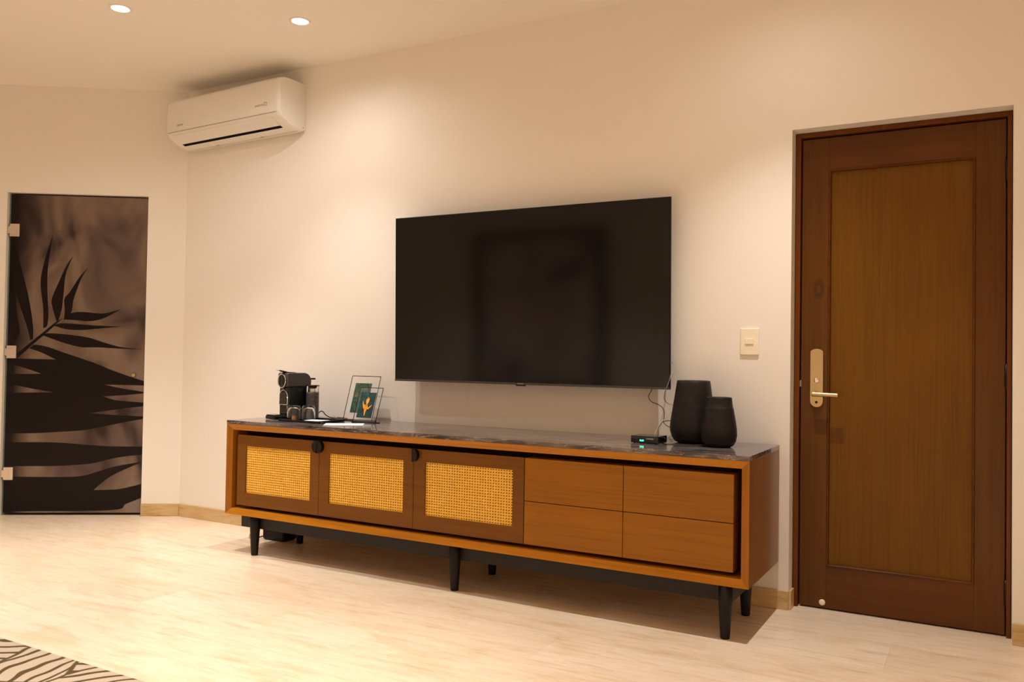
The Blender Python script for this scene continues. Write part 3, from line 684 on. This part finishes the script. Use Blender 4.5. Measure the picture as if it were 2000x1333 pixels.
cable('machine_cable', [(1.400,-.140,.79),(1.385,-.085,.815),(1.392,-.066,.812),(1.416,-.070,.795),(1.47,-.090,.783),(1.53,-.110,.7805),(1.572,-.115,.7805),(1.605,-.095,.7805),(1.58,-.065,.7805),(1.50,-.055,.7805)], .0035, M['cable_black'],
      'black power cable curling on the marble behind the tray')
# leaflet
o = obj('leaflet', B(((-.110, -.074, 0), (.110, .074, .0015))), M['paper'], local=True); o.location = (1.862, -.415, Z+.0003); o.rotation_euler = (0, 0, .62)
tag(o, 'white paper leaflet lying flat on the marble in front of the picture frames', 'leaflet')

# floating picture frames
M['art_green'] = mat('tropical_leaf_print', (.03,.08,.06), .3); t = NT(M['art_green'])
n1 = t.noise(t.coord((14, 14, 9), rot=(0, .6, 0)), 1.6, 5, .6, 1.8)
r = t.ramp([(.30, (.006,.020,.016)), (.45, (.016,.065,.055)), (.58, (.085,.115,.055)), (.72, (.38,.36,.17))]); t.l(n1, 0, r, 0); t.l(r, 0, t.b, 'Base Color')
M['art_teal'] = mat('dark_teal_print', (.005,.05,.06), .3); t = NT(M['art_teal'])
n1 = t.noise(t.coord((12, 12, 12)), 1.5, 4, .6, 1.0)
r = t.ramp([(.35, (.004,.018,.022)), (.5, (.006,.045,.055)), (.66, (.004,.12,.14))]); t.l(n1, 0, r, 0); t.l(r, 0, t.b, 'Base Color')
M['flower'] = mat('orange_flower_print', (.95,.36,.02), .4)
def pframe(x0, x1, y, hgt, lean, pic, art, lab, flower=False):
    f = root('picture_frame', ((x0+x1)/2, y, Z), lab, 'picture frame', group=None)
    w = (x1-x0)/2; ca, sa = math.cos(lean), math.sin(lean)
    def P(x, t_, d=0): return (x, t_*sa - d*ca, .004+t_*ca + d*sa)   # t_ up the pane, d towards the room
    bm = BM()
    pts = [P(-w, 0), P(-w, hgt), P(w, hgt), P(w, 0)]
    for a, b_ in zip(pts, pts[1:]): tube(bm, [a, b_], .0021, 8, smooth=False)
    tube(bm, [P(-w-.0, 0), P(w+.0, 0)], .0035, 8, smooth=False)
    obj('wire_frame', bm, M['black_metal'], f, local=True)
    obj('foot_bar', B(((-w, -.012, 0), (-w+.006, .045, .004)), ((w-.006, -.012, 0), (w, .045, .004)), ((-w, .040, 0), (w, .045, .004))), M['black_metal'], f, local=True)
    def slab(bm, a, b_, t0, t1, d0, d1):
        v = [bm.verts.new(P(*q)) for q in ((a, t0, d0), (b_, t0, d0), (b_, t1, d0), (a, t1, d0), (a, t0, d1), (b_, t0, d1), (b_, t1, d1), (a, t1, d1))]
        for fc_ in ((0,1,2,3),(7,6,5,4),(0,4,5,1),(1,5,6,2),(2,6,7,3),(3,7,4,0)): bm.faces.new([v[i] for i in fc_])
    bm = BM(); slab(bm, -w+.002, w-.002, .004, hgt-.002, -.0012, .0012); obj('glass_pane', bm, M['pane'], f, local=True)
    bm = BM(); slab(bm, pic[0], pic[1], pic[2], pic[3], .0014, .0019); a_ = obj('print', bm, art, f, local=True)
    if flower:
        bm = BM(); cx, t0 = (pic[0]+pic[1])/2, pic[2]; u = (pic[3]-pic[2])
        petals = [[(-.006,.20),(.004,.20),(.010,.36),(-.014,.40)], [(-.008,.30),(.012,.34),(.014,.42),(.004,.56),(-.004,.56),(.002,.44)],
                  [(-.004,.55),(.010,.56),(.016,.72),(.010,.80),(.006,.72),(.001,.84),(-.003,.72),(-.009,.76),(-.008,.62)],
                  [(-.010,.33),(-.004,.40),(-.020,.52),(-.034,.68),(-.030,.52),(-.020,.38)], [(.006,.34),(.012,.38),(.030,.46),(.046,.54),(.034,.42),(.020,.34)],
                  [(-.012,.36),(.0,.40),(-.010,.54),(-.016,.50)], [(-.003,.08),(.002,.08),(.005,.22),(-.006,.22)]]
        for q in petals:
            bm.faces.new([bm.verts.new(P(cx+a*.95, t0+b_*u, .0022)) for a, b_ in q])
        obj('flower_motif', bm, M['flower'], a_, local=True, label='orange bird-of-paradise bloom')
    return f
pframe(1.630, 1.849, -.153, .277, .303, (-.0700, .0560, .045, .232), M['art_green'], 'larger thin black wire frame holding a green leaf print, behind the smaller frame')
pframe(1.779, 1.947, -.241, .212, .34, (-.066, .046, .026, .182), M['art_teal'], 'smaller thin black wire frame with an orange flower on dark teal', True)

# black adapter behind the left leg
ad_ = root('power_adapter', (1.165, -.175, 0), 'rounded black box on the floor behind the left leg of the console', 'adapter')
bm = BM(); box(bm, (-.110, -.060, 0), (.080, .060, .085)); obj('housing', bm, M['black_matte'], ad_, local=True, bevel=.018, seg=4)
obj('plug', B(((-.150, -.130, .010), (-.118, -.100, .040))), M['cable_pale'], ad_, local=True, bevel=.004)
bm = BM(); tube(bm, [(-.134, -.115, .04), (-.134, -.115, .08), (-.130, -.08, .13), (-.125, -.05, .17)], .004, 8); obj('cord', bm, M['cable_pale'], ad_, local=True)
bm = BM(); tube(bm, [(-.11, -.03, .02), (-.125, -.07, .012), (-.130, -.10, .018)], .004, 8); obj('lead', bm, M['cable_black'], ad_, local=True)

# ------------------------------------------------------------------ rug
o = obj('rug', B(((-1.2, -1.35, 0), (1.2, 1.35, .010))), M['rug'], local=True, bevel=.003); o.location = (1.75, -2.155-1.35, .0)
tag(o, 'flat woven rug with beige and olive-brown palm line pattern, near the lower left corner', 'rug')

# ------------------------------------------------------------------ wall opposite: framed picture mirrored in the screen
M['abstract'] = mat('abstract_painting', (.5,.5,.5), .6); t = NT(M['abstract'])
n1 = t.noise(t.coord((1, 1, 1)), 2.6, 4, .55, 1.2); r = t.ramp([(.34, (.05,.04,.05)), (.42, (.62,.55,.58)), (.66, (.90,.80,.82))]); t.l(n1, 0, r, 0); t.l(r, 0, t.b, 'Base Color')
pf = root('framed_painting', (.28, YB, 1.50), 'large dark-framed abstract painting on the wall opposite the television', 'painting')
obj('canvas', B(((-.80, .002, -.90), (.80, .030, .92))), M['abstract'], pf, local=True)
obj('frame', B(((-.92, .001, -.98), (-.80, .07, 1.0)), ((.80, .001, -.98), (.92, .07, 1.0)), ((-.80, .001, .92), (.80, .07, 1.0)), ((-.80, .001, -.98), (.80, .07, -.90))), M['black_wood'], pf, local=True)
